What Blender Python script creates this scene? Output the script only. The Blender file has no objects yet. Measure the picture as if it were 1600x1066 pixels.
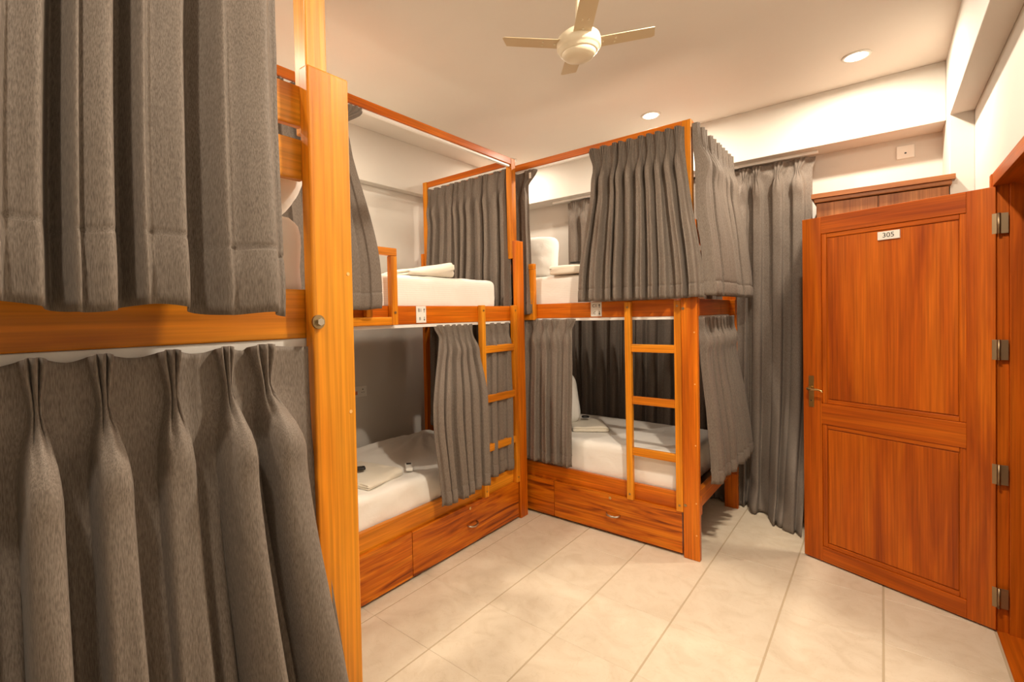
import bpy, bmesh, math, random
from math import sin, cos, pi, radians, tanh
from mathutils import Vector, Matrix, noise

C = bpy.context.scene.collection
scn = bpy.context.scene
R0 = random.Random(7)

# ------------------------------------------------------------------ camera
YAW, PITCH, ROLL, FPX, CX, CY = 0.717263, -0.0190889, -0.0214389, 751.326, 724.558, 508.398
fw = Vector((-sin(YAW)*cos(PITCH), cos(YAW)*cos(PITCH), sin(PITCH)))
rt = Vector((cos(YAW), sin(YAW), 0)); up = rt.cross(fw)
r2 = rt*cos(ROLL)+up*sin(ROLL); u2 = -rt*sin(ROLL)+up*cos(ROLL)
cam = bpy.data.cameras.new('camera'); cam_o = bpy.data.objects.new('camera', cam); C.objects.link(cam_o)
m = Matrix((r2, u2, -fw)).transposed().to_4x4(); m.translation = (0, 0, 1.55)
cam_o.matrix_world = m
cam.sensor_fit = 'HORIZONTAL'; cam.sensor_width = 36; cam.lens = FPX/1600*36
cam.shift_x = (800-CX)/1600; cam.shift_y = (CY-533)/1600; cam.clip_start = .02
scn.camera = cam_o

# ------------------------------------------------------------------ world, lamps, exposure
world = bpy.data.worlds.new('world'); scn.world = world; world.use_nodes = True
world.node_tree.nodes['Background'].inputs[0].default_value = (1, .86, .70, 1)
world.node_tree.nodes['Background'].inputs[1].default_value = .05
scn.view_settings.view_transform = 'Standard'; scn.view_settings.look = 'None'
scn.view_settings.gamma = 1; scn.view_settings.use_curve_mapping = False
scn.view_settings.exposure = 0.0
LAMP_W, LAMP_COL = 34.0, (1.0, .86, .69)
ZC = 3.07
LAMPS = [(-.115, 3.79), (-1.345, 3.79), (-2.764, 3.906), (-.115, 1.70), (-2.515, 1.568), (-.115, -.39), (-1.345, -.39), (-2.575, -.39)]
LAMP_K = [.80, .80, .32, 1.75, .85, .62, .5, .5]
LAMP_AT = ['above the right end of the far bunk, nearest the door wall', 'above the middle of the canopy of the far bunk', 'in the far left corner, hidden behind the canopy rail end',
           'outside the view over the open floor by the door wall', 'above the left bunk, hidden behind the amber post', 'outside the view behind the camera', 'outside the view above the nearest bunk', 'outside the view in the near left corner']

# ------------------------------------------------------------------ materials
def mat(name): 
    m = bpy.data.materials.new(name); m.use_nodes = True
    return m, m.node_tree.nodes, m.node_tree.links, m.node_tree.nodes['Principled BSDF']
def plain(name, col, rough=.5, metal=0, emit=None, es=0):
    m, n, l, b = mat(name)
    b.inputs['Base Color'].default_value = (*col, 1); b.inputs['Roughness'].default_value = rough; b.inputs['Metallic'].default_value = metal
    if emit: b.inputs['Emission Color'].default_value = (*emit, 1); b.inputs['Emission Strength'].default_value = es
    return m
def ramp(n, stops):
    r = n.new('ShaderNodeValToRGB'); e = r.color_ramp.elements
    while len(e) < len(stops): e.new(.5)
    for i, (p, c) in enumerate(stops): e[i].position = p; e[i].color = (*c, 1)
    return r
def wood(name, axis, cols, figure=1.0, rough=.36, coat=.14, scale=1.0):
    m, n, l, b = mat(name)
    tc = n.new('ShaderNodeTexCoord'); oi = n.new('ShaderNodeObjectInfo')
    mul = n.new('ShaderNodeMath'); mul.operation = 'MULTIPLY'; mul.inputs[1].default_value = 37.0; l.new(oi.outputs['Random'], mul.inputs[0])
    add = n.new('ShaderNodeVectorMath'); l.new(tc.outputs['Object'], add.inputs[0]); l.new(mul.outputs[0], add.inputs[1])
    mp = n.new('ShaderNodeMapping'); l.new(add.outputs[0], mp.inputs[0])
    s = [9.0*scale]*3; s['xyz'.index(axis)] = .9*scale; mp.inputs['Scale'].default_value = s
    n1 = n.new('ShaderNodeTexNoise'); n1.inputs['Scale'].default_value = 1.0; n1.inputs['Detail'].default_value = 5; n1.inputs['Distortion'].default_value = .9*figure
    l.new(mp.outputs[0], n1.inputs['Vector'])
    mp2 = n.new('ShaderNodeMapping'); l.new(add.outputs[0], mp2.inputs[0])
    s = [120.0]*3; s['xyz'.index(axis)] = 2.5; mp2.inputs['Scale'].default_value = s
    n2 = n.new('ShaderNodeTexNoise'); n2.inputs['Scale'].default_value = 1.0; n2.inputs['Detail'].default_value = 2; l.new(mp2.outputs[0], n2.inputs['Vector'])
    r = ramp(n, [(.28, cols[0]), (.48, cols[1]), (.72, cols[2])]); l.new(n1.outputs['Fac'], r.inputs[0])
    mr = n.new('ShaderNodeMapRange'); mr.inputs[1].default_value = .3; mr.inputs[2].default_value = .7; mr.inputs[3].default_value = .72; mr.inputs[4].default_value = 1.12
    l.new(n2.outputs['Fac'], mr.inputs[0])
    mx = n.new('ShaderNodeMix'); mx.data_type = 'RGBA'; mx.blend_type = 'MULTIPLY'; mx.inputs[0].default_value = 1
    l.new(r.outputs[0], mx.inputs[6]); l.new(mr.outputs[0], mx.inputs[7])
    l.new(mx.outputs[2], b.inputs['Base Color'])
    b.inputs['Roughness'].default_value = rough; b.inputs['Coat Weight'].default_value = coat; b.inputs['Coat Roughness'].default_value = .22
    b.inputs['Specular IOR Level'].default_value = .22
    bp = n.new('ShaderNodeBump'); bp.inputs['Strength'].default_value = .12; bp.inputs['Distance'].default_value = .002
    l.new(n2.outputs['Fac'], bp.inputs['Height']); l.new(bp.outputs[0], b.inputs['Normal'])
    return m
W_COL = [(.36, .066, .002), (.59, .135, .004), (.72, .21, .008)]
A_COL = [(.46, .12, .005), (.68, .225, .010), (.80, .33, .022)]
P_COL = [(.60, .22, .025), (.74, .32, .045), (.84, .44, .08)]
D_COL = [(.15, .022, .0015), (.52, .115, .003), (.72, .22, .008)]
R_COL = [(.30, .050, .002), (.46, .092, .003), (.58, .140, .006)]
K_COL = [(.26, .085, .025), (.38, .14, .045), (.48, .20, .07)]
WOOD = {a: wood('varnished_wood_'+a, a, W_COL, .6) for a in 'xyz'}
AMBER = {a: wood('amber_wood_'+a, a, A_COL, .7) for a in 'xyz'}; PALE = wood('pale_wood_z', 'z', P_COL, .6)
FIGW = {a: wood('figured_wood_'+a, a, D_COL, 2.6, scale=1.5) for a in 'xy'}
DOORW = {a: wood('door_wood_'+a, a, R_COL, .9, rough=.42, coat=.10) for a in 'xyz'}
CUPW = {a: wood('cupboard_wood_'+a, a, K_COL, 1.5, rough=.45, coat=.1, scale=.8) for a in 'xz'}

def wall_mat(name, col, bump=.05):
    m, n, l, b = mat(name)
    g = n.new('ShaderNodeNewGeometry'); t = n.new('ShaderNodeTexNoise'); t.inputs['Scale'].default_value = 2.2; t.inputs['Detail'].default_value = 4
    l.new(g.outputs['Position'], t.inputs['Vector'])
    r = ramp(n, [(.3, tuple(c*.96 for c in col)), (.7, col)]); l.new(t.outputs['Fac'], r.inputs[0]); l.new(r.outputs[0], b.inputs['Base Color'])
    t2 = n.new('ShaderNodeTexNoise'); t2.inputs['Scale'].default_value = 160; l.new(g.outputs['Position'], t2.inputs['Vector'])
    bp = n.new('ShaderNodeBump'); bp.inputs['Strength'].default_value = bump; bp.inputs['Distance'].default_value = .002; l.new(t2.outputs['Fac'], bp.inputs['Height']); l.new(bp.outputs[0], b.inputs['Normal'])
    b.inputs['Roughness'].default_value = .75
    return m
M_WALL = wall_mat('painted_wall', (.66, .63, .575)); M_CEIL = wall_mat('painted_ceiling', (.73, .69, .625))
def tile_mat():
    m, n, l, b = mat('beige_tile')
    g = n.new('ShaderNodeNewGeometry'); oi = n.new('ShaderNodeObjectInfo')
    mul = n.new('ShaderNodeMath'); mul.operation = 'MULTIPLY'; mul.inputs[1].default_value = 11; l.new(oi.outputs['Random'], mul.inputs[0])
    add = n.new('ShaderNodeVectorMath'); l.new(g.outputs['Position'], add.inputs[0]); l.new(mul.outputs[0], add.inputs[1])
    t = n.new('ShaderNodeTexNoise'); t.inputs['Scale'].default_value = 7; t.inputs['Detail'].default_value = 8; t.inputs['Distortion'].default_value = 1.6; l.new(add.outputs[0], t.inputs['Vector'])
    r = ramp(n, [(.30, (.66, .56, .42)), (.5, (.71, .615, .475)), (.7, (.74, .65, .51))]); l.new(t.outputs['Fac'], r.inputs[0])
    t2 = n.new('ShaderNodeTexNoise'); t2.inputs['Scale'].default_value = 9; t2.inputs['Detail'].default_value = 3; t2.inputs['Distortion'].default_value = 2.5; l.new(add.outputs[0], t2.inputs['Vector'])
    v = ramp(n, [(.485, (1, 1, 1)), (.5, (.90, .87, .82)), (.515, (1, 1, 1))]); l.new(t2.outputs['Fac'], v.inputs[0])
    mx = n.new('ShaderNodeMix'); mx.data_type = 'RGBA'; mx.blend_type = 'MULTIPLY'; mx.inputs[0].default_value = .6; l.new(r.outputs[0], mx.inputs[6]); l.new(v.outputs[0], mx.inputs[7])
    l.new(mx.outputs[2], b.inputs['Base Color']); b.inputs['Roughness'].default_value = .42; b.inputs['Specular IOR Level'].default_value = .4
    return m
M_TILE = tile_mat(); M_GROUT = plain('grout', (.50, .40, .27), .9); M_TERRA = plain('orange_floor', (.55, .16, .035), .35)
def fabric(name, c0, c1, fine=260, sheen=.06):
    m, n, l, b = mat(name)
    tc = n.new('ShaderNodeTexCoord'); mp = n.new('ShaderNodeMapping'); mp.inputs['Scale'].default_value = (fine*3, fine*3, fine*.32)
    l.new(tc.outputs['Object'], mp.inputs[0])
    t = n.new('ShaderNodeTexNoise'); t.inputs['Scale'].default_value = 1; t.inputs['Detail'].default_value = 3; l.new(mp.outputs[0], t.inputs['Vector'])
    r = ramp(n, [(.33, c0), (.67, c1)]); l.new(t.outputs['Fac'], r.inputs[0]); l.new(r.outputs[0], b.inputs['Base Color'])
    b.inputs['Roughness'].default_value = .62; b.inputs['Sheen Weight'].default_value = sheen; b.inputs['Sheen Roughness'].default_value = .4; b.inputs['Specular IOR Level'].default_value = .15
    bp = n.new('ShaderNodeBump'); bp.inputs['Strength'].default_value = .05; bp.inputs['Distance'].default_value = .0006; l.new(t.outputs['Fac'], bp.inputs['Height']); l.new(bp.outputs[0], b.inputs['Normal'])
    return m
M_CURT = fabric('grey_brown_curtain', (.132, .107, .087), (.246, .206, .172))
M_LINING = fabric('beige_lining', (.36, .29, .21), (.44, .36, .27))
def linen(name, stripes=False, col=(.88, .85, .79)):
    m, n, l, b = mat(name)
    tc = n.new('ShaderNodeTexCoord')
    t = n.new('ShaderNodeTexNoise'); t.inputs['Scale'].default_value = 9; t.inputs['Detail'].default_value = 4; t.inputs['Distortion'].default_value = .6; l.new(tc.outputs['Object'], t.inputs['Vector'])
    b.inputs['Base Color'].default_value = (*col, 1); b.inputs['Roughness'].default_value = .7; b.inputs['Sheen Weight'].default_value = .15
    bp = n.new('ShaderNodeBump'); bp.inputs['Strength'].default_value = .35; bp.inputs['Distance'].default_value = .012; l.new(t.outputs['Fac'], bp.inputs['Height']); l.new(bp.outputs[0], b.inputs['Normal'])
    if stripes:
        sx = n.new('ShaderNodeSeparateXYZ'); l.new(tc.outputs['Object'], sx.inputs[0])
        w = n.new('ShaderNodeMath'); w.operation = 'MULTIPLY'; w.inputs[1].default_value = 2*pi/.013; l.new(sx.outputs[2], w.inputs[0])
        s = n.new('ShaderNodeMath'); s.operation = 'SINE'; l.new(w.outputs[0], s.inputs[0])
        r = ramp(n, [(.35, tuple(c*.93 for c in col)), (.6, col)]); l.new(s.outputs[0], r.inputs[0]); l.new(r.outputs[0], b.inputs['Base Color'])
    return m
M_SHEET = linen('white_sheet'); M_STRIPE = linen('striped_sheet', True); M_PILLOW = linen('white_pillowcase', False, (.82, .80, .75))
M_TOWEL = linen('cream_towel', False, (.78, .72, .60))
M_TRACK = plain('white_track', (.80, .78, .74), .35); M_PLASTIC = plain('white_plastic', (.78, .76, .70), .35)
M_BLACK = plain('black_plastic', (.012, .011, .010), .35); M_DARK = plain('dark_print', (.05, .045, .04), .6)
M_STEEL = plain('brushed_steel', (.55, .50, .42), .28, 1); M_BRASS = plain('aged_brass', (.42, .29, .11), .35, 1); M_LEVER = plain('polished_brass', (.78, .58, .26), .22, 1)
M_PLUG = plain('pale_filler', (.80, .45, .15), .5)
M_HINGE = plain('worn_hinge', (.34, .25, .15), .45, 1)
M_BOLT = plain('bronzed_bolt', (.34, .25, .13), .4, 1)
M_FAN = plain('cream_enamel', (.62, .50, .32), .35); M_FANW = plain('ivory_enamel', (.80, .72, .55), .3)
M_LAMP = plain('lamp_diffuser', (1, 1, 1), .5, 0, (1, .93, .82), 14); M_RED = plain('red_switch', (.50, .16, .10), .4)
M_PLY = plain('plywood', (.30, .17, .08), .7)

# ------------------------------------------------------------------ mesh helpers
def obj(name, bm, m, parent=None, smooth=False, label=None, loc=None):
    me = bpy.data.meshes.new(name); bm.to_mesh(me); bm.free()
    o = bpy.data.objects.new(name, me); C.objects.link(o); me.materials.append(m)
    if smooth: me.polygons.foreach_set('use_smooth', [True]*len(me.polygons))
    if parent: o.parent = parent
    if label: o['label'] = label
    if loc is not None: o.location = loc
    return o
def thing(name, label, cat, loc=(0, 0, 0), rz=0, group=None):
    o = bpy.data.objects.new(name, None); C.objects.link(o); o.location = loc; o.rotation_euler = (0, 0, rz); o.empty_display_size = .05
    o['label'] = label; o['category'] = cat
    if group: o['group'] = group
    return o
def tag(o, label, cat, group=None):
    o['label'] = label; o['category'] = cat
    if group: o['group'] = group
    return o
def struct(name, bm, m, label=None, cat=None):
    o = obj(name, bm, m); o['kind'] = 'structure'
    if label: o['label'] = label
    if cat: o['category'] = cat
    return o
def box(x0, x1, y0, y1, z0, z1, bev=.003, seg=2, bm=None):
    b = bmesh.new()
    vs = [b.verts.new((x, y, z)) for x in (x0, x1) for y in (y0, y1) for z in (z0, z1)]
    for f in ((0, 1, 3, 2), (4, 6, 7, 5), (0, 4, 5, 1), (2, 3, 7, 6), (0, 2, 6, 4), (1, 5, 7, 3)): b.faces.new([vs[i] for i in f])
    bmesh.ops.recalc_face_normals(b, faces=b.faces)
    if bev: bmesh.ops.bevel(b, geom=b.edges[:], offset=bev, segments=seg, affect='EDGES', profile=.5)
    if bm is None: return b
    me = bpy.data.meshes.new('t'); b.to_mesh(me); b.free(); bm.from_mesh(me); bpy.data.meshes.remove(me); return bm
def cyl(r, h, seg=20, mtx=None, bm=None, r2=None):
    bm = bm or bmesh.new()
    bmesh.ops.create_cone(bm, cap_ends=True, segments=seg, radius1=r, radius2=r if r2 is None else r2, depth=h, matrix=mtx or Matrix())
    return bm
def lathe(prof, seg=32, bm=None, mtx=None):
    bm = bm or bmesh.new(); rings = []
    for r, z in prof: rings.append([bm.verts.new((r*cos(2*pi*k/seg), r*sin(2*pi*k/seg), z)) for k in range(seg)])
    for a, b in zip(rings, rings[1:]):
        for k in range(seg): bm.faces.new((a[k], a[(k+1) % seg], b[(k+1) % seg], b[k]))
    bm.faces.new(list(reversed(rings[0]))); bm.faces.new(rings[-1])
    bmesh.ops.recalc_face_normals(bm, faces=bm.faces)
    if mtx: bm.transform(mtx)
    return bm
def tube(pts, rad, seg=10, bm=None):
    bm = bm or bmesh.new(); pts = [Vector(p) for p in pts]; rings = []
    for i, p in enumerate(pts):
        t = (pts[min(i+1, len(pts)-1)]-pts[max(i-1, 0)]).normalized()
        a = t.orthogonal().normalized() if not rings else None
        if rings: a = (prev-t*prev.dot(t)).normalized()
        prev = a; b = t.cross(a); r = rad[i] if isinstance(rad, (list, tuple)) else rad
        rings.append([bm.verts.new(p+(a*cos(2*pi*k/seg)+b*sin(2*pi*k/seg))*r) for k in range(seg)])
    for a, b in zip(rings, rings[1:]):
        for k in range(seg): bm.faces.new((a[k], a[(k+1) % seg], b[(k+1) % seg], b[k]))
    bm.faces.new(list(reversed(rings[0]))); bm.faces.new(rings[-1]); bmesh.ops.recalc_face_normals(bm, faces=bm.faces)
    return bm
def soft_box(x0, x1, y0, y1, z0, z1, r, n=(30, 16, 8), wr=0.0, seed=0, freq=5, fn=None):
    bm = bmesh.new(); lo = Vector((x0, y0, z0)); hi = Vector((x1, y1, z1)); vmap = {}
    nx, ny, nz = n
    def V(i, j, k):
        key = (i, j, k)
        if key in vmap: return vmap[key]
        p = Vector((lo[0]+(hi[0]-lo[0])*i/nx, lo[1]+(hi[1]-lo[1])*j/ny, lo[2]+(hi[2]-lo[2])*k/nz))
        q = Vector([min(max(p[a], lo[a]+r), hi[a]-r) for a in range(3)])
        d = p-q
        nn = d.normalized() if d.length > 1e-6 else Vector((0, 0, 1))
        if d.length > 1e-6: p = q+nn*r
        if wr:
            w = noise.fractal(Vector((p.x*freq+seed*9.1, p.y*freq, p.z*freq*1.6)), .9, 2.2, 4)
            p = p+nn*wr*w
        if fn: p = fn(p)
        vmap[key] = bm.verts.new(p); return vmap[key]
    def quad(a, b, c, d): bm.faces.new((a, b, c, d))
    for i in range(nx):
        for j in range(ny):
            quad(V(i, j, nz), V(i+1, j, nz), V(i+1, j+1, nz), V(i, j+1, nz)); quad(V(i, j, 0), V(i, j+1, 0), V(i+1, j+1, 0), V(i+1, j, 0))
    for i in range(nx):
        for k in range(nz):
            quad(V(i, 0, k), V(i+1, 0, k), V(i+1, 0, k+1), V(i, 0, k+1)); quad(V(i, ny, k), V(i, ny, k+1), V(i+1, ny, k+1), V(i+1, ny, k))
    for j in range(ny):
        for k in range(nz):
            quad(V(0, j, k), V(0, j, k+1), V(0, j+1, k+1), V(0, j+1, k)); quad(V(nx, j, k), V(nx, j+1, k), V(nx, j+1, k+1), V(nx, j, k+1))
    bmesh.ops.recalc_face_normals(bm, faces=bm.faces)
    return bm
def text_mesh(s, size, m, parent, mtx, name='lettering', ext=.0006):
    cu = bpy.data.curves.new('t', 'FONT'); cu.body = s; cu.size = size; cu.align_x = 'CENTER'; cu.align_y = 'CENTER'; cu.extrude = ext
    to = bpy.data.objects.new('t', cu); C.objects.link(to)
    dg = bpy.context.evaluated_depsgraph_get(); me = bpy.data.meshes.new_from_object(to.evaluated_get(dg))
    bpy.data.objects.remove(to); me.transform(mtx); me.name = name; me.materials.clear(); me.materials.append(m)
    o = bpy.data.objects.new(name, me); C.objects.link(o); o.parent = parent
    return o
def sstep(a, b, x):
    t = min(max((x-a)/(b-a), 0), 1); return t*t*(3-2*t)

# ------------------------------------------------------------------ the room
XL, XLB, XR, XRB = -3.20, -3.12, .402, .30
YF, YFB, YN = 4.50, 4.25, -1.95
struct('wall_left', box(XL-.15, XL, YN-.15, YF+.15, 0, 3.2, 0), M_WALL)
struct('wall_far', box(XL, XR+.15, YF, YF+.15, 0, 3.2, 0), M_WALL)
struct('wall_near', box(XL, XR+.15, YN-.15, YN, 0, 3.2, 0), M_WALL)
DY0, DY1, DZ = 2.44, 3.345, 2.16     # door opening in the right wall
bm = box(XR, XR+.15, YN, DY0, 0, 3.2, 0); box(XR, XR+.15, DY1+.05, YF, 0, 3.2, 0, bm=bm); box(XR, XR+.15, DY0, DY1+.05, DZ, 3.2, 0, bm=bm)
struct('wall_right', bm, M_WALL)
struct('ceiling', box(XL, XR, YN, YF, ZC, 3.2, 0), M_CEIL)
struct('trim_1', box(XL, XLB, YN, YF, 2.65, ZC, .004), M_WALL, 'shallow white beam along the top of the left wall')
struct('trim_2', box(XLB, XRB, YFB, YF, 2.70, ZC, .004), M_WALL, 'deep white beam along the top of the far wall above the tall curtain')
bm = box(XRB, XR, 4.04, YF, 0, ZC, .003)
struct('trim_3', bm, M_WALL, 'white wall column in the corner beside the open door')
struct('trim_4', box(XRB, XR, YN, 4.04, 2.67, ZC, .004), M_WALL, 'white beam along the top of the door wall')
fl = struct('floor', box(XL, XR, YN, YF, -.1, -.0016, 0), M_GROUT)
tile_me = None
ix0, ix1 = -7, 1
xs = [-.007+.4*k for k in range(-8, 2)]; ys = [1.54+.4535*k for k in range(-8, 8)]
for xa, xb in zip(xs, xs[1:]):
    for ya, yb in zip(ys, ys[1:]):
        a, b_, c, d = max(xa, XL)+.0007, min(xb, XR)-.0007, max(ya, YN)+.0007, min(yb, YF)-.0007
        if b_-a < .02 or d-c < .02: continue
        full = b_-a > .39 and d-c > .45
        if full and tile_me:
            o = bpy.data.objects.new('floor_tile', tile_me); C.objects.link(o); o.parent = fl; o.location = (xa, ya, 0)
        else:
            o = obj('floor_tile', box(a-xa, b_-xa, c-ya, d-ya, -.010, 0, .0008, 1), M_TILE, fl, loc=(xa, ya, 0))
            if full: tile_me = o.data
        o.location.z = R0.uniform(-.0006, 0)
# corridor outside the door
struct('trim_5', box(XR, 2.2, 1.2, 4.2, -.1, -.001, 0), M_TERRA, 'orange floor of the corridor outside the open door')
bm = box(2.2, 2.3, 1.2, 4.2, 0, 3.2, 0); box(XR+.15, 2.3, 4.2, 4.3, 0, 3.2, 0, bm=bm); box(XR+.15, 2.3, 1.1, 1.2, 0, 3.2, 0, bm=bm)
struct('wall_corridor', bm, M_WALL)
struct('ceiling.001', box(XR+.15, 2.3, 1.1, 4.3, 2.9, 3.0, 0), M_CEIL)

# downlights
for i, (x, y) in enumerate(LAMPS):
    t = thing('downlight', 'round ceiling downlight '+LAMP_AT[i], 'light', (x, y, ZC), group='ceiling downlights')
    obj('trim_ring', lathe([(.050, 0), (.052, -.006), (.068, -.008), (.072, 0)], 32), M_PLASTIC, t, True)
    obj('diffuser', lathe([(.050, -.001), (.047, -.010), (.030, -.016), (.006, -.018)], 32), M_LAMP, t, True)
    la = bpy.data.lights.new('downlight_lamp', 'AREA'); la.shape = 'DISK'; la.size = .10; la.energy = LAMP_W*LAMP_K[i]; la.color = LAMP_COL
    lo = bpy.data.objects.new('downlight_lamp', la); C.objects.link(lo); lo.parent = t; lo.location = (0, 0, -.025)

# ------------------------------------------------------------------ door
dt = bpy.data.objects.new('door_1', None); C.objects.link(dt); dt['kind'] = 'structure'; dt['label'] = 'open orange wooden two-panel door with number plate 305'
D0 = Vector((.397, 3.327)); D1 = Vector((-.378, 3.649)); ang = math.atan2(D1.y-D0.y, D1.x-D0.x)
dt.location = (D0.x, D0.y, 0); dt.rotation_euler = (0, 0, ang)
# local: +x from hinge to free edge, visible face is +y side rotated: determine sign
face = Vector((-sin(ang), cos(ang)))           # local +y in world
SG = 1 if face.dot(Vector((0, 0))-D0) > 0 else -1
DW = .838; TH = .04
def dbox(x0, x1, d0, d1, z0, z1, bev=.002): # d measured from the visible face inward
    ya, yb = sorted((-SG*d0, -SG*d1)); return box(x0, x1, ya, yb, z0, z1, bev)
obj('stile', dbox(.0, .10, 0, TH, .01, 2.10), DOORW['z'], dt); obj('stile', dbox(.735, DW, 0, TH, .01, 2.10), DOORW['z'], dt)
for z0, z1 in ((.01, .10), (.85, .975), (1.998, 2.10)): obj('rail', dbox(.10, .735, 0, TH, z0, z1), DOORW['x'], dt)
for z0, z1 in ((.10, .85), (.975, 1.998)):
    p = obj('panel', dbox(.10, .735, .014, .028, z0, z1, .001), DOORW['z'], dt)
    w = .026
    for q in ((.10, .10+w, z0, z1, 'z'), (.735-w, .735, z0, z1, 'z'), (.10+w, .735-w, z0, z0+w, 'x'), (.10+w, .735-w, z1-w, z1, 'x')):
        obj('moulding', dbox(q[0], q[1], .006, .014, q[2], q[3], .004), DOORW[q[4]], p)
    # thin raised inner field
    obj('raised_field', dbox(.10+w+.004, .735-w-.004, .009, .014, z0+w+.004, z1-w-.004, .003), DOORW['z'], p)
pl = obj('number_plate', dbox(.355, .452, -.003, .009, 1.917, 1.962, .001), M_PLASTIC, dt, label='small white plate printed 305')
tm = Matrix.Translation((.4035, SG*.0036, 1.9395)) @ (Matrix.Rotation(pi, 4, 'Z') if SG > 0 else Matrix()) @ Matrix.Rotation(pi/2, 4, 'X')
text_mesh('305', .036, M_DARK, pl, tm)
hp = obj('handle_plate', dbox(.776, .806, -.004, .0, .945, 1.137, .002), M_BRASS, dt, label='tall aged brass plate under the lever')
obj('lever', tube([(.791, SG*.004, 1.062), (.791, SG*.042, 1.062), (.786, SG*.05, 1.062), (.765, SG*.052, 1.058), (.735, SG*.052, 1.063), (.712, SG*.051, 1.058), (.703, SG*.05, 1.050)], [.009, .008, .009, .0075, .0065, .006, .005], 12), M_LEVER, hp, True)
obj('lever_boss', cyl(.014, .012, 20, Matrix.Translation((.791, SG*.008, 1.062)) @ Matrix.Rotation(pi/2, 4, 'X')), M_BRASS, hp)
obj('keyhole', cyl(.004, .002, 12, Matrix.Translation((.791, SG*.0045, .985)) @ Matrix.Rotation(pi/2, 4, 'X')), M_BLACK, hp)
for z in (1.927, 1.339, .753, .168):
    h = obj('hinge', tube([(-.012, SG*.004, z-.048), (-.012, SG*.004, z+.048)], .0055, 12), M_HINGE, dt, True)
    obj('hinge_leaf', dbox(-.004, .012, -.0015, .0, z-.047, z+.047, .0004), M_HINGE, h)
    lf = box(-.002, .032, -.002, 0, z-.047, z+.047, .0004)
    lf.transform(Matrix.Rotation(-ang, 4, 'Z') @ Matrix.Translation((.008, .0, 0)))
    obj('hinge_leaf', lf, M_HINGE, h)
df = bpy.data.objects.new('door_2', None); C.objects.link(df); df['kind'] = 'structure'; df['label'] = 'orange wooden door frame in the right wall'
def fbox(name, *a, ax='z'): return obj(name, box(*a), DOORW[ax], df)
fbox('jamb', XR-.012, XR+.040, DY1, DY1+.06, 0, DZ+.0, .002); fbox('jamb', XR+.040, XR+.165, DY1-.014, DY1+.06, 0, DZ, .002)
fbox('jamb', XR-.012, XR+.165, DY0-.0, DY0+.05, 0, DZ, .002)
fbox('head', XR-.013, XR+.165, DY0-.0, DY1-.0, 2.105, DZ+.005, .002, ax='y')
fbox('casing', XR-.016, XR-.001, DY1+.01, DY1+.06, 2.06, DZ+.005, .002)
fbox('threshold', XR, XR+.15, DY0+.05, DY1, -.001, .002, .0005, ax='y')

# ------------------------------------------------------------------ cupboard behind the door
cb = thing('cupboard', 'brown wooden cupboard with a cornice standing behind the open door', 'cupboard', (-.02, 4.0, 0))
obj('body', box(-.315, .315, .02, .48, .05, 2.255, .002), CUPW['z'], cb)
obj('plinth', box(-.305, .305, .035, .47, 0, .05, .002), CUPW['x'], cb)
for s in (-1, 1): 
    d = obj('door_leaf', box(min(s*.003, s*.312), max(s*.003, s*.312), .0, .02, .06, 2.25, .002), CUPW['z'], cb)
    obj('knob', lathe([(.005, 0), (.005, .012), (.012, .018), (.010, .026), (.003, .028)], 16, mtx=Matrix.Translation((s*.035, .0, 1.1)) @ Matrix.Rotation(pi/2, 4, 'X')), M_BRASS, d, True)
bm = bmesh.new()
prof = [(.0, 2.252), (.004, 2.262), (.012, 2.268), (.020, 2.278), (.022, 2.284), (.022, 2.314), (.0, 2.314)]
obj('cornice', box(-.340, .340, -.024, .48, 2.282, 2.314, .002, bm=box(-.326, .326, -.011, .47, 2.256, 2.283, .005, 3)), CUPW['x'], cb)

# wall plates
t = thing('wall_plate', 'white blank cable outlet plate high on the far wall above the cupboard', 'outlet', (.12, YF, 2.607))
obj('plate', box(-.046, .046, -.011, 0, -.044, .044, .003), M_PLASTIC, t)
obj('outlet_hole', cyl(.006, .002, 14, Matrix.Translation((0, -.0115, -.008)) @ Matrix.Rotation(pi/2, 4, 'X')), M_BLACK, t)
t = thing('power_socket', 'white power socket with red switch on the wall above the lower left bed', 'socket', (XL, 2.36, .955))
pp = obj('plate', box(0, .010, -.075, .075, -.043, .043, .003), M_PLASTIC, t)
obj('red_switch', box(.010, .014, -.052, -.022, -.020, .008, .002), M_RED, t, label='red rocker switch')
bm = bmesh.new()
for y, z, r in ((.032, .018, .005), (.022, -.006, .0035), (.042, -.006, .0035)): cyl(r, .002, 12, Matrix.Translation((.0102, y, z)) @ Matrix.Rotation(pi/2, 4, 'Y'), bm)
obj('socket_holes', bm, M_BLACK, t)['kind'] = 'stuff'

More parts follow.
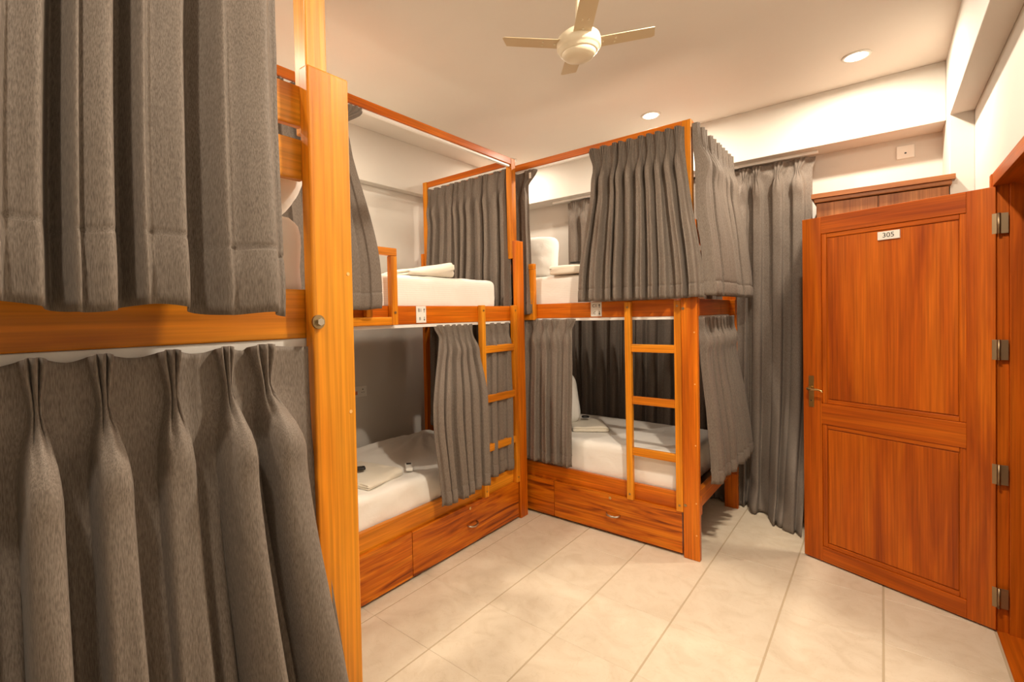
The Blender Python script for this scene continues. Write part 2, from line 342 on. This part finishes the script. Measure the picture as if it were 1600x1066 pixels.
# ------------------------------------------------------------------ ceiling fan
ft = thing('ceiling_fan', 'cream four-bladed ceiling fan hanging in front of the bunks', 'fan', (-.951, 1.857, ZC))
zb = 2.668-ZC
obj('downrod', cyl(.011, -zb-.05, 16, Matrix.Translation((0, 0, zb/2))), M_FANW, ft, True)
obj('ceiling_cup', lathe([(.055, 0), (.052, -.03), (.03, -.055), (.014, -.06)], 32), M_FANW, ft, True)
obj('motor_housing', lathe([(.02, zb+.055), (.06, zb+.05), (.085, zb+.03), (.090, zb+.012), (.090, zb-.012), (.084, zb-.018), (.080, zb-.020), (.078, zb-.030), (.070, zb-.034)], 40), M_FANW, ft, True)
obj('bottom_cap', lathe([(.070, zb-.033), (.068, zb-.040), (.060, zb-.050), (.035, zb-.055), (.006, zb-.056)], 40), M_FANW, ft, True)
BL = math.atan2(.368, .48)
for k in range(4):
    a = BL+k*pi/2
    bm = bmesh.new()
    outline = [(.082, -.036), (.30, -.040), (.318, .022), (.308, .030), (.082, .036)]
    rows = []
    for zz in (.0012, -.0012): rows.append([bm.verts.new((x, y, zz)) for x, y in outline])
    n_ = len(outline)
    bm.faces.new(rows[0]); bm.faces.new(list(reversed(rows[1])))
    for i in range(n_): bm.faces.new((rows[1][i], rows[1][(i+1) % n_], rows[0][(i+1) % n_], rows[0][i]))
    M4 = Matrix.Rotation(a, 4, 'Z') @ Matrix.Translation((0, 0, zb)) @ Matrix.Rotation(radians(-6.5), 4, 'Y') @ Matrix.Rotation(radians(-2.5), 4, 'X')
    bm.transform(M4); bmesh.ops.recalc_face_normals(bm, faces=bm.faces)
    bl = obj('blade', bm, M_FAN, ft)
    sc = bmesh.new()
    for x, y in ((.10, .0), (.150, -.012), (.150, .012)): cyl(.0035, .004, 10, M4 @ Matrix.Translation((x, y, -.002)), sc)
    obj('blade_screws', sc, M_FANW, bl)['kind'] = 'stuff'

# ------------------------------------------------------------------ bunks
L, W = 2.148, 1.03
ZPOST, ZTOP = 2.112, 2.738
def make_bunk(loc, rz, label, ladder=True, guard=True, sign=None, sign_u=None, split=None, end_boards=(True, True), knob_u=None, bolt=False, dz=0.0, W=W, plugs=(), heads=()):
    t = thing('bunk_bed', label, 'bunk bed', loc, rz, 'varnished wooden bunk beds with curtain canopies')
    P = lambda name, *a, m=None, ax='x', bev=.003, parent=t: obj(name, box(*a, bev), m or (AMBER if name.startswith(('ladder', 'guard', 'canopy_pole')) or bolt and name in ('post', 'side_rail') else WOOD)[ax], parent)
    for u0, u1 in ((0, .095), (L-.095 if not bolt else L-.108, L)):
        P('post', u0, u1, 0, .035, 0, ZPOST, ax='z', bev=.004); P('post', u0, u1, W-.035, W, 0, ZPOST, ax='z', bev=.004)
    for u0, u1 in ((.030, .085), (L-.088, L-.033)):
        P('canopy_pole', u0, u1, .0355, .085, 1.98, ZTOP, ax='z', m=PALE if bolt else None); P('canopy_pole', u0, u1, W-.085, W-.0355, 1.98, ZTOP, ax='z')
    P('canopy_rail', .085, L-.088, .036, .078, ZTOP-.048, ZTOP)
    P('canopy_rail', .034, .076, .085, W-.085, ZTOP-.048, ZTOP, ax='y'); P('canopy_rail', L-.078, L-.036, .085, W-.085, ZTOP-.048, ZTOP, ax='y')
    tk = lambda *a: P('curtain_track', *a, m=M_TRACK, bev=.002)
    tk(.087, L-.09, .046, .068, ZTOP-.064, ZTOP-.048)
    tk(L-.068, L-.046, .087, W-.087, ZTOP-.064, ZTOP-.048)
    # upper deck
    P('side_rail', 0, L, .036, .066, 1.508+dz, 1.618+dz); P('side_rail', 0, L, W-.066, W-.036, 1.508+dz, 1.618+dz)
    P('end_rail', .036, .066, .067, W-.067, 1.508+dz, 1.618+dz, ax='y'); P('end_rail', L-.066, L-.036, .067, W-.067, 1.508+dz, 1.618+dz, ax='y')
    P('bed_base', .067, L-.067, .067, W-.067, 1.56, 1.578, m=M_PLY, bev=.001)
    tk(.07, L-.07, .040, .062, 1.488+dz, 1.5075+dz); tk(L-.062, L-.040, .09, W-.07, 1.488+dz, 1.5075+dz)
    # lower deck
    P('side_rail', 0, L, .036, .066, .278, .392, m=AMBER['x'] if sign == 'B' else None); P('side_rail', 0, L, W-.066, W-.036, .278, .392)
    P('end_rail', .036, .066, .067, W-.067, .278, .392, ax='y'); P('end_rail', L-.066, L-.036, .067, W-.067, .278, .392, ax='y')
    P('bed_base', .067, L-.067, .067, W-.067, .33, .348, m=M_PLY, bev=.001)
    # end boards above the upper mattress
    for e, (u0, u1) in zip(end_boards, ((.037, .062), (L-.062, L-.037))):
        if not e: continue
        P('end_board', u0, u1, .087, W-.087, 1.865, 1.945, ax='y'); P('end_board', u0, u1, .087, W-.087, 1.985, 2.075, ax='y')
    if split:
        for (u0, u1, k) in ((.107, split-.002, None), (split+.002, L-.107, knob_u)):
            d = obj('drawer_front', box(u0, u1, .012, .034, .018, .286, .002), FIGW['x'], t)
            if k:
                obj('drawer_handle', tube([(k-.048, .012, .152), (k-.044, -.004, .150), (k-.030, -.014, .146), (k, -.018, .143), (k+.030, -.014, .146), (k+.044, -.004, .150), (k+.048, .012, .152)], [.005, .0055, .006, .0075, .006, .0055, .005], 10), M_STEEL, d, True)
                obj('drawer_lock', cyl(.010, .006, 18, Matrix.Translation((k-.02, .010, .262)) @ Matrix.Rotation(pi/2, 4, 'X')), M_LEVER, d)
    if ladder:
        a, b_ = ladder
        for u0 in (a, b_): 
            s = P('ladder_stile', u0, u0+.042, .0, .035, .285, 1.622, ax='z')
            bm = bmesh.new()
            for z in (.325, 1.585): cyl(.007, .003, 12, Matrix.Translation((u0+.021, -.0005, z)) @ Matrix.Rotation(pi/2, 4, 'X'), bm)
            obj('screw_heads', bm, M_BOLT, s)['kind'] = 'stuff'
        for z in (.617, .963, 1.312): P('ladder_rung', a+.042, b_, .004, .031, z-.026, z+.026)
    if guard:
        g = guard
        P('guard_upright', g-.045, g, .0, .035, 1.508, 1.898, ax='z'); P('guard_upright', .12, .16, .0, .035, 1.508, 1.898, ax='z')
        P('guard_bar', .12, g, .0, .035, 1.899, 1.942); P('guard_bar', .1605, g-.0455, .0, .035, 1.508, 1.553)
        P('guard_block', g-.22, g-.18, .001, .034, 1.5535, 1.618, ax='z')
        bm = bmesh.new(); cyl(.008, .004, 12, Matrix.Translation((g-.022, -.001, 1.578)) @ Matrix.Rotation(pi/2, 4, 'X'), bm); obj('bolt', bm, M_BOLT, t)
    if sign:
        w, z0, z1 = .082, 1.515+dz, 1.616+dz
        s = obj('bunk_sign', box(sign_u, sign_u+w, .0325, .0359, z0, z1, .0008), M_PLASTIC, t, label='white bed sign lettered %s1 and %s with arrows' % (sign, sign))
        rx = Matrix.Rotation(pi/2, 4, 'X')
        text_mesh(sign+'1', .030, M_DARK, s, Matrix.Translation((sign_u+.030, .0323, z1-.026)) @ rx)
        text_mesh(sign, .026, M_DARK, s, Matrix.Translation((sign_u+.030, .0323, z0+.024)) @ rx)
        for zc, sg in ((z1-.026, 1), (z0+.024, -1)):
            bm = bmesh.new(); x = sign_u+.066
            pts = [(-.0022, -.013), (.0022, -.013), (.0022, .003), (.0075, .003), (0, .014), (-.0075, .003), (-.0022, .003)]
            bm.faces.new([bm.verts.new((x+px, .0321, zc+sg*pz)) for px, pz in pts]); bmesh.ops.recalc_face_normals(bm, faces=bm.faces)
            obj('arrow', bm, M_DARK, s)
    for u, z in plugs:
        obj('filler_plug', cyl(.0042, .0016, 12, Matrix.Translation((u, -.0003, z)) @ Matrix.Rotation(pi/2, 4, 'X')), M_PLUG, t)
    for u, z in heads:
        obj('bolt', cyl(.009, .004, 18, Matrix.Translation((u, -.001, z)) @ Matrix.Rotation(pi/2, 4, 'X')), M_BOLT, t)
    if bolt:
        P('guard_board', .1, L-.098, .0365, .058, 1.865, 1.955); P('guard_board', .1, L-.098, .0365, .058, 1.985, 2.075)
        rx = Matrix.Translation((bolt[0], -.003, bolt[1])) @ Matrix.Rotation(pi/2, 4, 'X')
        b0 = obj('bolt', cyl(.0155, .006, 28, rx), M_BOLT, t, label='bronzed bolt with a wide washer')
        obj('bolt_head', cyl(.0085, .012, 6, rx @ Matrix.Translation((0, 0, .006))), M_STEEL, b0)
    return t
LAD = (L-.518, L-.140)
bunkB = make_bunk((-2.08, .95, 0), pi/2, 'bunk bed along the left wall with ladder beside the inner corner, marked B', (1.626, L-.140), .87, 'B', 1.041, .948, knob_u=1.49)
bunkC = make_bunk((-.855-L, 3.15, 0), 0, 'bunk bed standing across the far end by the tall curtain, marked C', (L-.458, L-.138), .98, 'C', L-.716, L-1.03, knob_u=L-.562, dz=.012, W=1.07, plugs=[(L-.018, z) for z in (.16, .36, .72, 1.10, 1.42)], heads=[(L-.082, 1.568), (L-.082, .335)])
bunkA = make_bunk((-.95, .692-L, 0), pi/2, 'nearest bunk bed at the left edge with thick amber corner post and bolt', False, False, None, None, .95, end_boards=(False, False), plugs=[(L-.014, 1.655), (L-.016, 1.33)], bolt=(L-.098, 1.544), knob_u=1.5)

# ------------------------------------------------------------------ curtains
def curtain(name, label, top, bot, nrm, zt, zb, pleats, amp=.03, front=.2, header=.10, seed=0, centers=None, cbot=None, hem=.085, hflare=(0, 0), rows=44, per=22, drape=None, hamp=.028, wob=.008, omega=.068, zb_fn=None, squeeze=.8, sharp=2.4, group='pleated grey-brown bed curtains', push=None, jit=.2, hw=.62, hpn=.20, kdl=.2, sag=.006, puff=.5):
    """top / bot: ((x0,y0),(x1,y1)) of the cloth's two edges at top and bottom; nrm: outward normal"""
    rnd = random.Random(seed); bm = bmesh.new()
    t0, t1, b0, b1 = Vector(top[0]), Vector(top[1]), Vector(bot[0]), Vector(bot[1]); nv = Vector(nrm).normalized()
    width = (t1-t0).length; H = zt-zb
    n = pleats
    if centers is None: centers = [(k+.5+rnd.uniform(-jit, jit))/n for k in range(n)]
    if cbot is None: cbot = [min(max(c+rnd.uniform(-jit, jit)/n, .4/n), 1-.4/n) for c in centers]
    def bounds(c): return [0.0]+[(a+b)/2 for a, b in zip(c, c[1:])]+[1.0]
    BT, BB = bounds(centers), bounds(cbot)
    ampk = [amp*rnd.uniform(.65, 1.3) for _ in range(n)]; fk = [min(front+rnd.uniform(-.22, .22), .90) for _ in range(n)]
    lean = [rnd.uniform(-.35, .35) for _ in range(n)]
    Hd = header; pin = .78*Hd
    zs = [0, .012, .03, .05, pin*.8, pin, pin*1.25, pin*1.6]
    r_ = rows-len(zs); zs = [z for z in zs]+[pin*1.6+(H-pin*1.6)*(i/r_)**.92 for i in range(1, r_+1)]
    zs[-2] = (zs[-3]+H)/2
    if hem: zs.append(H-hem); zs.append(H-hem-.006); zs.append(H-hem+.006)
    zs = sorted(set(zs)); grid = []
    for dz in zs:
        v = dz/H; row = []
        kd = sstep(pin*.95, pin*.95+min(kdl, H*.35), dz); ko = sstep(pin*.95, pin*2.6, dz)
        vv = sstep(.05, 1, v)
        for k in range(n):
            cl = centers[k]*(1-vv)+cbot[k]*vv; lo = BT[k]*(1-vv)+BB[k]*vv; hi = BT[k+1]*(1-vv)+BB[k+1]*vv
            for i in range(per+(1 if k == n-1 else 0)):
                t = i/per-.5; at = abs(t)
                # header profile
                Pk = (hi-lo)*width; wt, wn_ = .5*hw*Pk, .5*hpn*Pk; wq = wt+(wn_-wt)*sstep(0, pin, dz) if dz <= pin else wn_+(wt-wn_)*sstep(pin, pin*2, dz)
                tp = .30
                if at < tp: xh = wq*t/tp; yh = hamp*(1-(at/tp)**4)*(.72+.28*cos(6*pi*t/tp/2)) 
                else: xh = None; yh = -.003*sin(pi*(at-tp)/(.5-tp))
                Wl, Wr = (cl-lo)*width, (hi-cl)*width; half = Wl if t < 0 else Wr
                if xh is None: xh = math.copysign(wq+(half-wq)*(at-tp)/(.5-tp), t)
                # drape profile
                xd = (t+omega*sin(4*pi*t))*2*half
                sk = sharp; ff = fk[k]
                yd = ampk[k]*(tanh(sk*(cos(2*pi*t)+ff))-tanh(sk*(-1+ff)))/(tanh(sk*(1+ff))-tanh(sk*(-1+ff)))
                yd += .18*ampk[k]*sin(4*pi*t+lean[k]*3)*sstep(.1, .6, v)
                x = xh*(1-kd)+xd*kd; y = yh*(1-ko)+(yd*(squeeze+(1-squeeze)*vv) )*ko
                y += lean[k]*.0
                y += puff*ampk[k]*math.exp(-((dz-pin*1.9)/(.5*Hd))**2)*max(0, cos(pi*t))**1.5
                S = cl+x/width
                ba = t0.lerp(t1, S); bb = b0.lerp(b1, S); e = drape(v) if drape else vv
                p = ba.lerp(bb, e)
                # flaring stiff header ends
                if hflare[1] and S > .5: p = p+(t1-t0).normalized()*hflare[1]*sstep(.75, 1, S)*(1-sstep(.0, pin*1.1, dz))
                if hflare[0] and S < .5: p = p-(t1-t0).normalized()*hflare[0]*sstep(.75, 1, 1-S)*(1-sstep(.0, pin*1.1, dz))
                wn = noise.noise(Vector((p.x*5+seed*3.3, p.y*5, dz*2.4)))*wob*ko+noise.noise(Vector((p.x*14+seed, p.y*14, dz*6)))*wob*.35*ko
                y += wn
                if hem: 
                    dd = abs(dz-(H-hem)); y -= .0035*max(0, 1-dd/.006)
                    if dz > H-hem: y += .004*sin(pi*min(1, (dz-(H-hem))/hem))
                hd = abs(dz-Hd*1.15)
                z = zt-dz
                z -= sag*sstep(.1, .5, at)*(1-sstep(pin*.6, pin*1.5, dz))
                if zb_fn: z += zb_fn(S)*v**2
                z += .006*noise.noise(Vector((S*9+seed, seed, 0)))*v*v
                q = p+nv*y
                P3 = Vector((q.x, q.y, z))
                if push: P3 = push(P3, S, v)
                row.append(bm.verts.new(P3))
        grid.append(row)
    for a, b in zip(grid, grid[1:]):
        for i in range(len(a)-1): bm.faces.new((a[i], b[i], b[i+1], a[i+1]))
    # second skin gives the cloth its thickness
    o = obj(name, bm, M_CURT, smooth=True)
    md = o.modifiers.new('thickness', 'SOLIDIFY'); md.thickness = .0025; md.offset = 0
    return tag(o, label, 'curtain', group)

def fr(v, a, b): return (v-a)/(b-a)
# A: nearest bunk, hung along its front (+X side)
ya, yb = -1.20, .515
cs = [-1.15, -1.03, -.91, -.79, -.67, -.55, -.43, -.31, -.19, -.08, .025, .126, .198, .287, .425]
cbs = [-1.15, -1.03, -.91, -.79, -.67, -.55, -.43, -.31, -.19, -.085, .01, .100, .178, .268, .405]
curtain('curtain', 'large grey-brown curtain in deep folds hanging over the top deck of the nearest bunk', ((-.985, ya), (-.985, yb+.02)), ((-.868, ya), (-.868, (yb-.012)*.935)), (1, 0), 2.672, 1.574, 15,
        amp=.058, front=.84, seed=3, centers=[fr(c, ya, yb) for c in cs], cbot=[fr(c*.935, ya, (yb-.012)*.935) for c in cbs], rows=60, per=48, wob=.008, omega=.055, sharp=3.4, hem=.11,
        zb_fn=lambda S: -.016*sstep(.85, 1, S)+.006*sin(S*60), hw=.4, jit=0)
cs = [-1.15, -1.05, -.95, -.85, -.75, -.65, -.55, -.45, -.35, -.25, -.15, -.06, .03, .117, .200, .300, .395, .470]
cbs = [c*.98 for c in cs[:13]]+[.115, .215, .320, .450, .575]
ya, yb = -1.2, .577
curtain('curtain', 'dark grey-brown pinch-pleated curtain hiding the lower deck of the nearest bunk', ((-.965, ya), (-.965, yb)), ((-.925, ya), (-.925, yb+.09)), (1, 0), 1.502, .30, 18,
        amp=.088, front=-.34, seed=11, centers=[fr(c, ya, yb) for c in cs], cbot=[fr(c, ya, yb+.09) for c in cbs], rows=64, per=40, wob=.005, omega=.07, sharp=2.6, header=.105, hamp=.026, hw=.40, hpn=.17, kdl=.15, sag=.012, puff=.2)
# B
curtain('curtain', 'grey-brown curtain drawn to the left end of bunk B above its guard rail', ((-2.115, 1.02), (-2.115, 1.50)), ((-2.022, .99), (-2.022, 1.655)), (1, 0), 2.672, 1.60, 6, amp=.034, front=.3, seed=21, header=.14, push=lambda p, S, v: p+Vector((.05*sin(pi*v), 0, 0)), hflare=(0, .13), zb_fn=lambda S: -.03*(1-S))
curtain('curtain', 'closed grey-brown curtain across the far end of bunk B above its top mattress', ((-3.03, 3.043), (-2.17, 3.043)), ((-3.03, 3.0), (-2.13, 3.0)), (0, -1), 2.672, 1.60, 11, amp=.046, front=.1, seed=31, wob=.012, header=.14, jit=.28)
curtain('curtain', 'bunched grey-brown curtain beside the ladder at the lower deck of bunk B', ((-2.125, 2.20), (-2.125, 2.52)), ((-2.035, 2.09), (-2.035, 2.525)), (1, 0), 1.497, .40, 6, amp=.048, front=.1, seed=42, hflare=(.05, 0), hamp=.02,
        drape=lambda v: sstep(.0, .45, v), zb_fn=lambda S: .03*S-.01, push=lambda p, S, v: p+Vector((0, -.055*sin(pi*v)**2*(1-S), 0)))
curtain('curtain', 'short width of grey-brown curtain behind the ladder of bunk B at the lower deck', ((-2.13, 2.60), (-2.13, 2.975)), ((-2.118, 2.58), (-2.118, 2.96)), (1, 0), 1.497, .40, 4, amp=.032, front=.15, seed=45, hamp=.02)
# C
c5 = curtain('curtain', 'bunched grey-brown curtain with white tag at upper left of bunk C behind corner post', ((-2.42, 3.195), (-2.085, 3.195)), ((-2.42, 3.15), (-2.04, 3.15)), (0, -1), 2.672, 1.55, 4, amp=.03, front=.2, seed=51, header=.14, hflare=(0, .085))
obj('care_tag', box(-2.055, -2.035, 3.158, 3.1595, 2.60, 2.645, 0), M_PLASTIC, c5, label='small white tag on the curtain header')
c6 = curtain('curtain', 'grey-brown curtain covering the right half of the top deck front of bunk C', ((-1.535, 3.180), (-.925, 3.180)), ((-1.63, 3.118), (-.808, 3.118)), (0, -1), 2.704, 1.632, 10, amp=.054, front=.15, seed=61, hflare=(.03, 0), wob=.014, header=.155, jit=.33, hamp=.034)
curtain('curtain', 'grey-brown curtain closing the end of bunk C at the top deck', ((-.872, 3.165), (-.872, 4.15)), ((-.812, 3.142), (-.790, 4.27)), (1, 0), 2.704, 1.645, 11, amp=.054, front=.1, seed=71, wob=.012, header=.155, jit=.3, hamp=.032)
curtain('curtain', 'narrow bunched grey-brown curtain at the left of the lower deck of bunk C', ((-2.17, 3.18), (-1.72, 3.18)), ((-2.15, 3.125), (-1.71, 3.125)), (0, -1), 1.515, .435, 5, amp=.044, front=.1, seed=81, hflare=(0, .03), hamp=.02)
curtain('curtain', 'grey-brown curtain closing the end of bunk C at the lower deck', ((-.875, 3.25), (-.875, 4.13)), ((-.815, 3.27), (-.80, 4.22)), (1, 0), 1.512, .46, 10, amp=.046, front=.1, seed=91, zb_fn=lambda S: .01*S)
curtain('curtain', 'shaded grey-brown curtain across the far end of the lower deck of bunk B', ((-3.03, 3.02), (-2.16, 3.02)), ((-3.03, 3.0), (-2.16, 3.0)), (0, -1), 1.50, .60, 9, amp=.026, seed=95)
def push8(p, S, v):
    k = sstep(.70, 1, S)*sstep(.45, 1, v)
    p.y -= .36*k*k; 
    p.x += .0*k
    if v > .93:
        # cloth too long: settles on the tiles in soft heaps
        w = sstep(.93, 1, v); p.y -= .10*w*(.6+.4*sin(S*70)); p.z += .012*sin(S*55+1)*w
    p.z = max(p.z, .006+.004*sin(S*90))
    return p
curtain('curtain', 'floor-length grey-brown window curtain on the far wall, its hem heaped on the tiles', ((-2.38, 4.36), (-.385, 4.36)), ((-2.40, 4.36), (-.42, 4.36)), (0, -1), 2.665, .0, 15, amp=.065, front=.1, seed=101, hflare=(0, .02), header=.12, rows=70, group='window curtain', hem=0, push=push8, wob=.014, squeeze=.7)
t = thing('curtain_rail', 'white curtain track under the beam above the tall window curtain', 'curtain rail', (-1.35, 4.36, 2.70))
obj('track', box(-1.2, 1.0, -.015, .015, -.022, 0, .003), M_TRACK, t)

# ------------------------------------------------------------------ mattresses, pillows, towels
def mattress(label, loc, rz, u0, u1, z0, z1, m, seed, wr=.006, v0=.072, v1=W-.075, fn=None):
    o = obj('mattress', soft_box(u0, u1, v0, v1, z0, z1, .045, (70, 36, 9), wr, seed, 6, fn), m, smooth=True)
    o.location = loc; o.rotation_euler = (0, 0, rz)
    return tag(o, label, 'mattress', 'white sheeted bunk mattresses')
lB, lC, lA = (-2.08, .95, 0), (-.855-L, 3.15, 0), (-.95, .692-L, 0)
mattress('white striped mattress on the top deck of bunk B', lB, pi/2, .09, 1.90, 1.579, 1.808, M_STRIPE, 1, .006)
def wrinkle(p):
    # fitted sheet: gathers radiating from the back right corner of the bed
    if p.z > .54:
        dx, dy = p.x-1.95, p.y-.95; r = math.hypot(dx, dy); a = math.atan2(dy, dx)
        p = p+Vector((0, 0, .012*sin(a*26)*sstep(.1, .3, r)*(1-sstep(.45, .9, r))))
    return p
mattress('rumpled white mattress on the lower deck of bunk B', lB, pi/2, .09, 2.02, .349, .565, M_SHEET, 2, .010, fn=wrinkle)
mattress('white mattress on the top deck of bunk C', lC, 0, .09, 1.95, 1.579, 1.845, M_STRIPE, 3, .006)
mattress('smooth white mattress on the lower deck of bunk C', lC, 0, .09, 2.03, .349, .620, M_SHEET, 4, .005)
mattress('white mattress glimpsed beside the amber post on the nearest bunk', lA, pi/2, .09, L-.072, 1.579, 1.80, M_SHEET, 5, .008)
def pillow(label, loc, rot, w, h, th, seed):
    bm = bmesh.new(); n = 26; g = {}
    for side in (1, -1):
        for i in range(n+1):
            for j in range(n+1):
                a, b = 2*i/n-1, 2*j/n-1
                if (i in (0, n) or j in (0, n)) and side == -1: g[(side, i, j)] = g[(1, i, j)]; continue
                f = (max(0, 1-abs(a)**3.2)*max(0, 1-abs(b)**3.2))**.55
                ed = 1-.06*(abs(a)**2*(1-abs(b)))-.06*(abs(b)**2*(1-abs(a)))
                x, y = a*w/2*(1-.04*(1-abs(b)**2)*abs(a)-.16*abs(b)**5), b*h/2*(1-.04*(1-abs(a)**2)*abs(b)-.14*abs(a)**5)
                z = side*th/2*f*(1+.18*noise.noise(Vector((x*7+seed, y*7, side))))+.006*noise.noise(Vector((x*16+seed, y*16, side*2)))*f
                g[(side, i, j)] = bm.verts.new((x, y, z))
        for i in range(n):
            for j in range(n):
                q = [g[(side, i, j)], g[(side, i+1, j)], g[(side, i+1, j+1)], g[(side, i, j+1)]]
                bm.faces.new(q if side == 1 else q[::-1])
    o = obj('pillow', bm, M_PILLOW, smooth=True); o.location = loc; o.rotation_euler = rot
    return tag(o, label, 'pillow', 'white bed pillows')
# C top: propped up beside the corner post
pillow('plump white pillow propped up on the top deck of bunk C', (-2.30, 3.46, 2.03), (radians(78), 0, radians(12)), .60, .37, .20, 1)
pillow('white pillow standing behind the bunched curtain on the lower deck of bunk C', (-2.095, 3.50, .835), (radians(82), radians(-8), radians(25)), .46, .44, .15, 5)
pillow('white pillow leaning behind the thick amber post of the nearest bunk', (-1.285, .505, 1.862), (radians(24), 0, radians(0)), .52, .34, .20, 9)

def towel(label, loc, rz, length, width, layers=3, th=.02, seed=0, taper=.5):
    """a towel folded over itself: one closed soft section with fold creases, swept across its width"""
    H = layers*th; n = 20; ny = 16; bm = bmesh.new(); grid = []
    sec = []
    for i in range(n+1): sec.append((-length/2+length*i/n, 0, 0))            # underside
    def side(x, sgn):
        o = []
        for k in range(layers):
            for q in range(1, 8):
                a = pi*q/8; o.append((x+sgn*(.5*th*sin(a)**.7)*(1 if k % 2 == (0 if sgn > 0 else 1) or layers < 3 else .72), (k+.5-.5*cos(a))*th, 1))
            if k < layers-1: o.append((x-sgn*.012, (k+1)*th, 1))
        return o
    right = side(length/2, 1); left = side(-length/2, -1)[::-1]
    top = [(length/2-length*i/n, H, 0) for i in range(n+1)]
    sec = sec+right+top+left
    for j in range(ny+1):
        y = -width/2+width*j/ny; e = abs(2*j/ny-1); row = []
        for x, z, _ in sec:
            k = min(int(z/th*.999), layers-1)
            f = 1-(1-taper)*(.5-x/length)                     # thinner towards its loose end
            d = noise.noise(Vector((x*8+seed*5, y*8, k*2.0+seed)))*.010*(z/H)
            edge = .35*th*max(0, (e-.86)/.14)**2*(1 if z > H*.9 else 0)
            row.append(bm.verts.new((x+.006*noise.noise(Vector((y*14, k*3.1, seed))), y+.014*noise.noise(Vector((x*6, k*5.3, seed+2)))*(1 if e > .9 else e), max(0, z*f+d-edge))))
        grid.append(row)
    m_ = len(sec)
    for a, b in zip(grid, grid[1:]):
        for i in range(m_): bm.faces.new((a[i], a[(i+1) % m_], b[(i+1) % m_], b[i]))
    # the cut ends show the folded layers as grooves
    for row, sg in ((grid[0], -1), (grid[-1], 1)):
        cs = sum((v.co for v in row), Vector())/m_
        inner = [bm.verts.new(v.co+(cs-v.co)*Vector((.06, 0, .30)).x*0+Vector((0, sg*.008, 0))+Vector(((cs.x-v.co.x)*.03, 0, (cs.z-v.co.z)*.35))) for v in row]
        for i in range(m_): bm.faces.new((row[i], row[(i+1) % m_], inner[(i+1) % m_], inner[i]))
        bm.faces.new(inner)
    bmesh.ops.recalc_face_normals(bm, faces=bm.faces)
    o = obj('towel', bm, M_TOWEL, smooth=True); o.location = loc; o.rotation_euler = (0, 0, rz)
    return tag(o, label, 'towel', 'folded bath towels')
towel('folded cream towel on the top mattress of bunk B', (-2.30, 2.20, 1.811), radians(88), .36, .24, 2, .046, 1, .4)
towel('folded cream towel with a frayed edge on the lower mattress of bunk B', (-2.42, 1.80, .566), radians(100), .30, .36, 3, .014, 2, .8)
towel('folded cream towel beside the propped pillow on the top deck of bunk C', (-1.74, 3.31, 1.848), radians(184), .32, .22, 3, .024, 3, .8)
towel('folded cream towel on the lower mattress of bunk C', (-1.82, 3.60, .625), radians(-55), .34, .26, 2, .022, 4, .7)

# small things on the beds
t = thing('air_conditioner_remote', 'white remote control with dark screen lying on the lower mattress of bunk B', 'remote', (-2.32, 2.09, .569), radians(140))
obj('case', soft_box(-.065, .065, -.024, .024, 0, .022, .007, (10, 6, 4)), M_PLASTIC, t, True)
obj('screen', box(.018, .05, -.016, .016, .021, .0225, .0005), M_BLACK, t)
t = thing('television_remote', 'black remote control on the folded towel of the lower B bed', 'remote', (-2.44, 1.765, .618), radians(60))
obj('case', soft_box(-.055, .055, -.022, .022, 0, .018, .006, (10, 6, 4)), M_BLACK, t, True)
obj('keypad', box(-.04, .03, -.014, .014, .0175, .0188, .0004), M_DARK, t)
o = obj('key_fob', lathe([(.004, 0), (.030, .001), (.034, .007), (.030, .014), (.010, .017), (.002, .017)], 8), M_BLACK, loc=(-1.88, 3.68, .679)); tag(o, 'flat black eight-sided key fob on the towel of the lower C bed', 'key fob')
o = obj('padlock_case', soft_box(-.045, .045, -.02, .02, 0, .016, .006, (8, 5, 4)), M_BLACK, loc=(-1.74, 3.30, 1.927)); o.rotation_euler = (0, 0, .3); tag(o, 'small dark case on top of the towel on the top C bed', 'case')
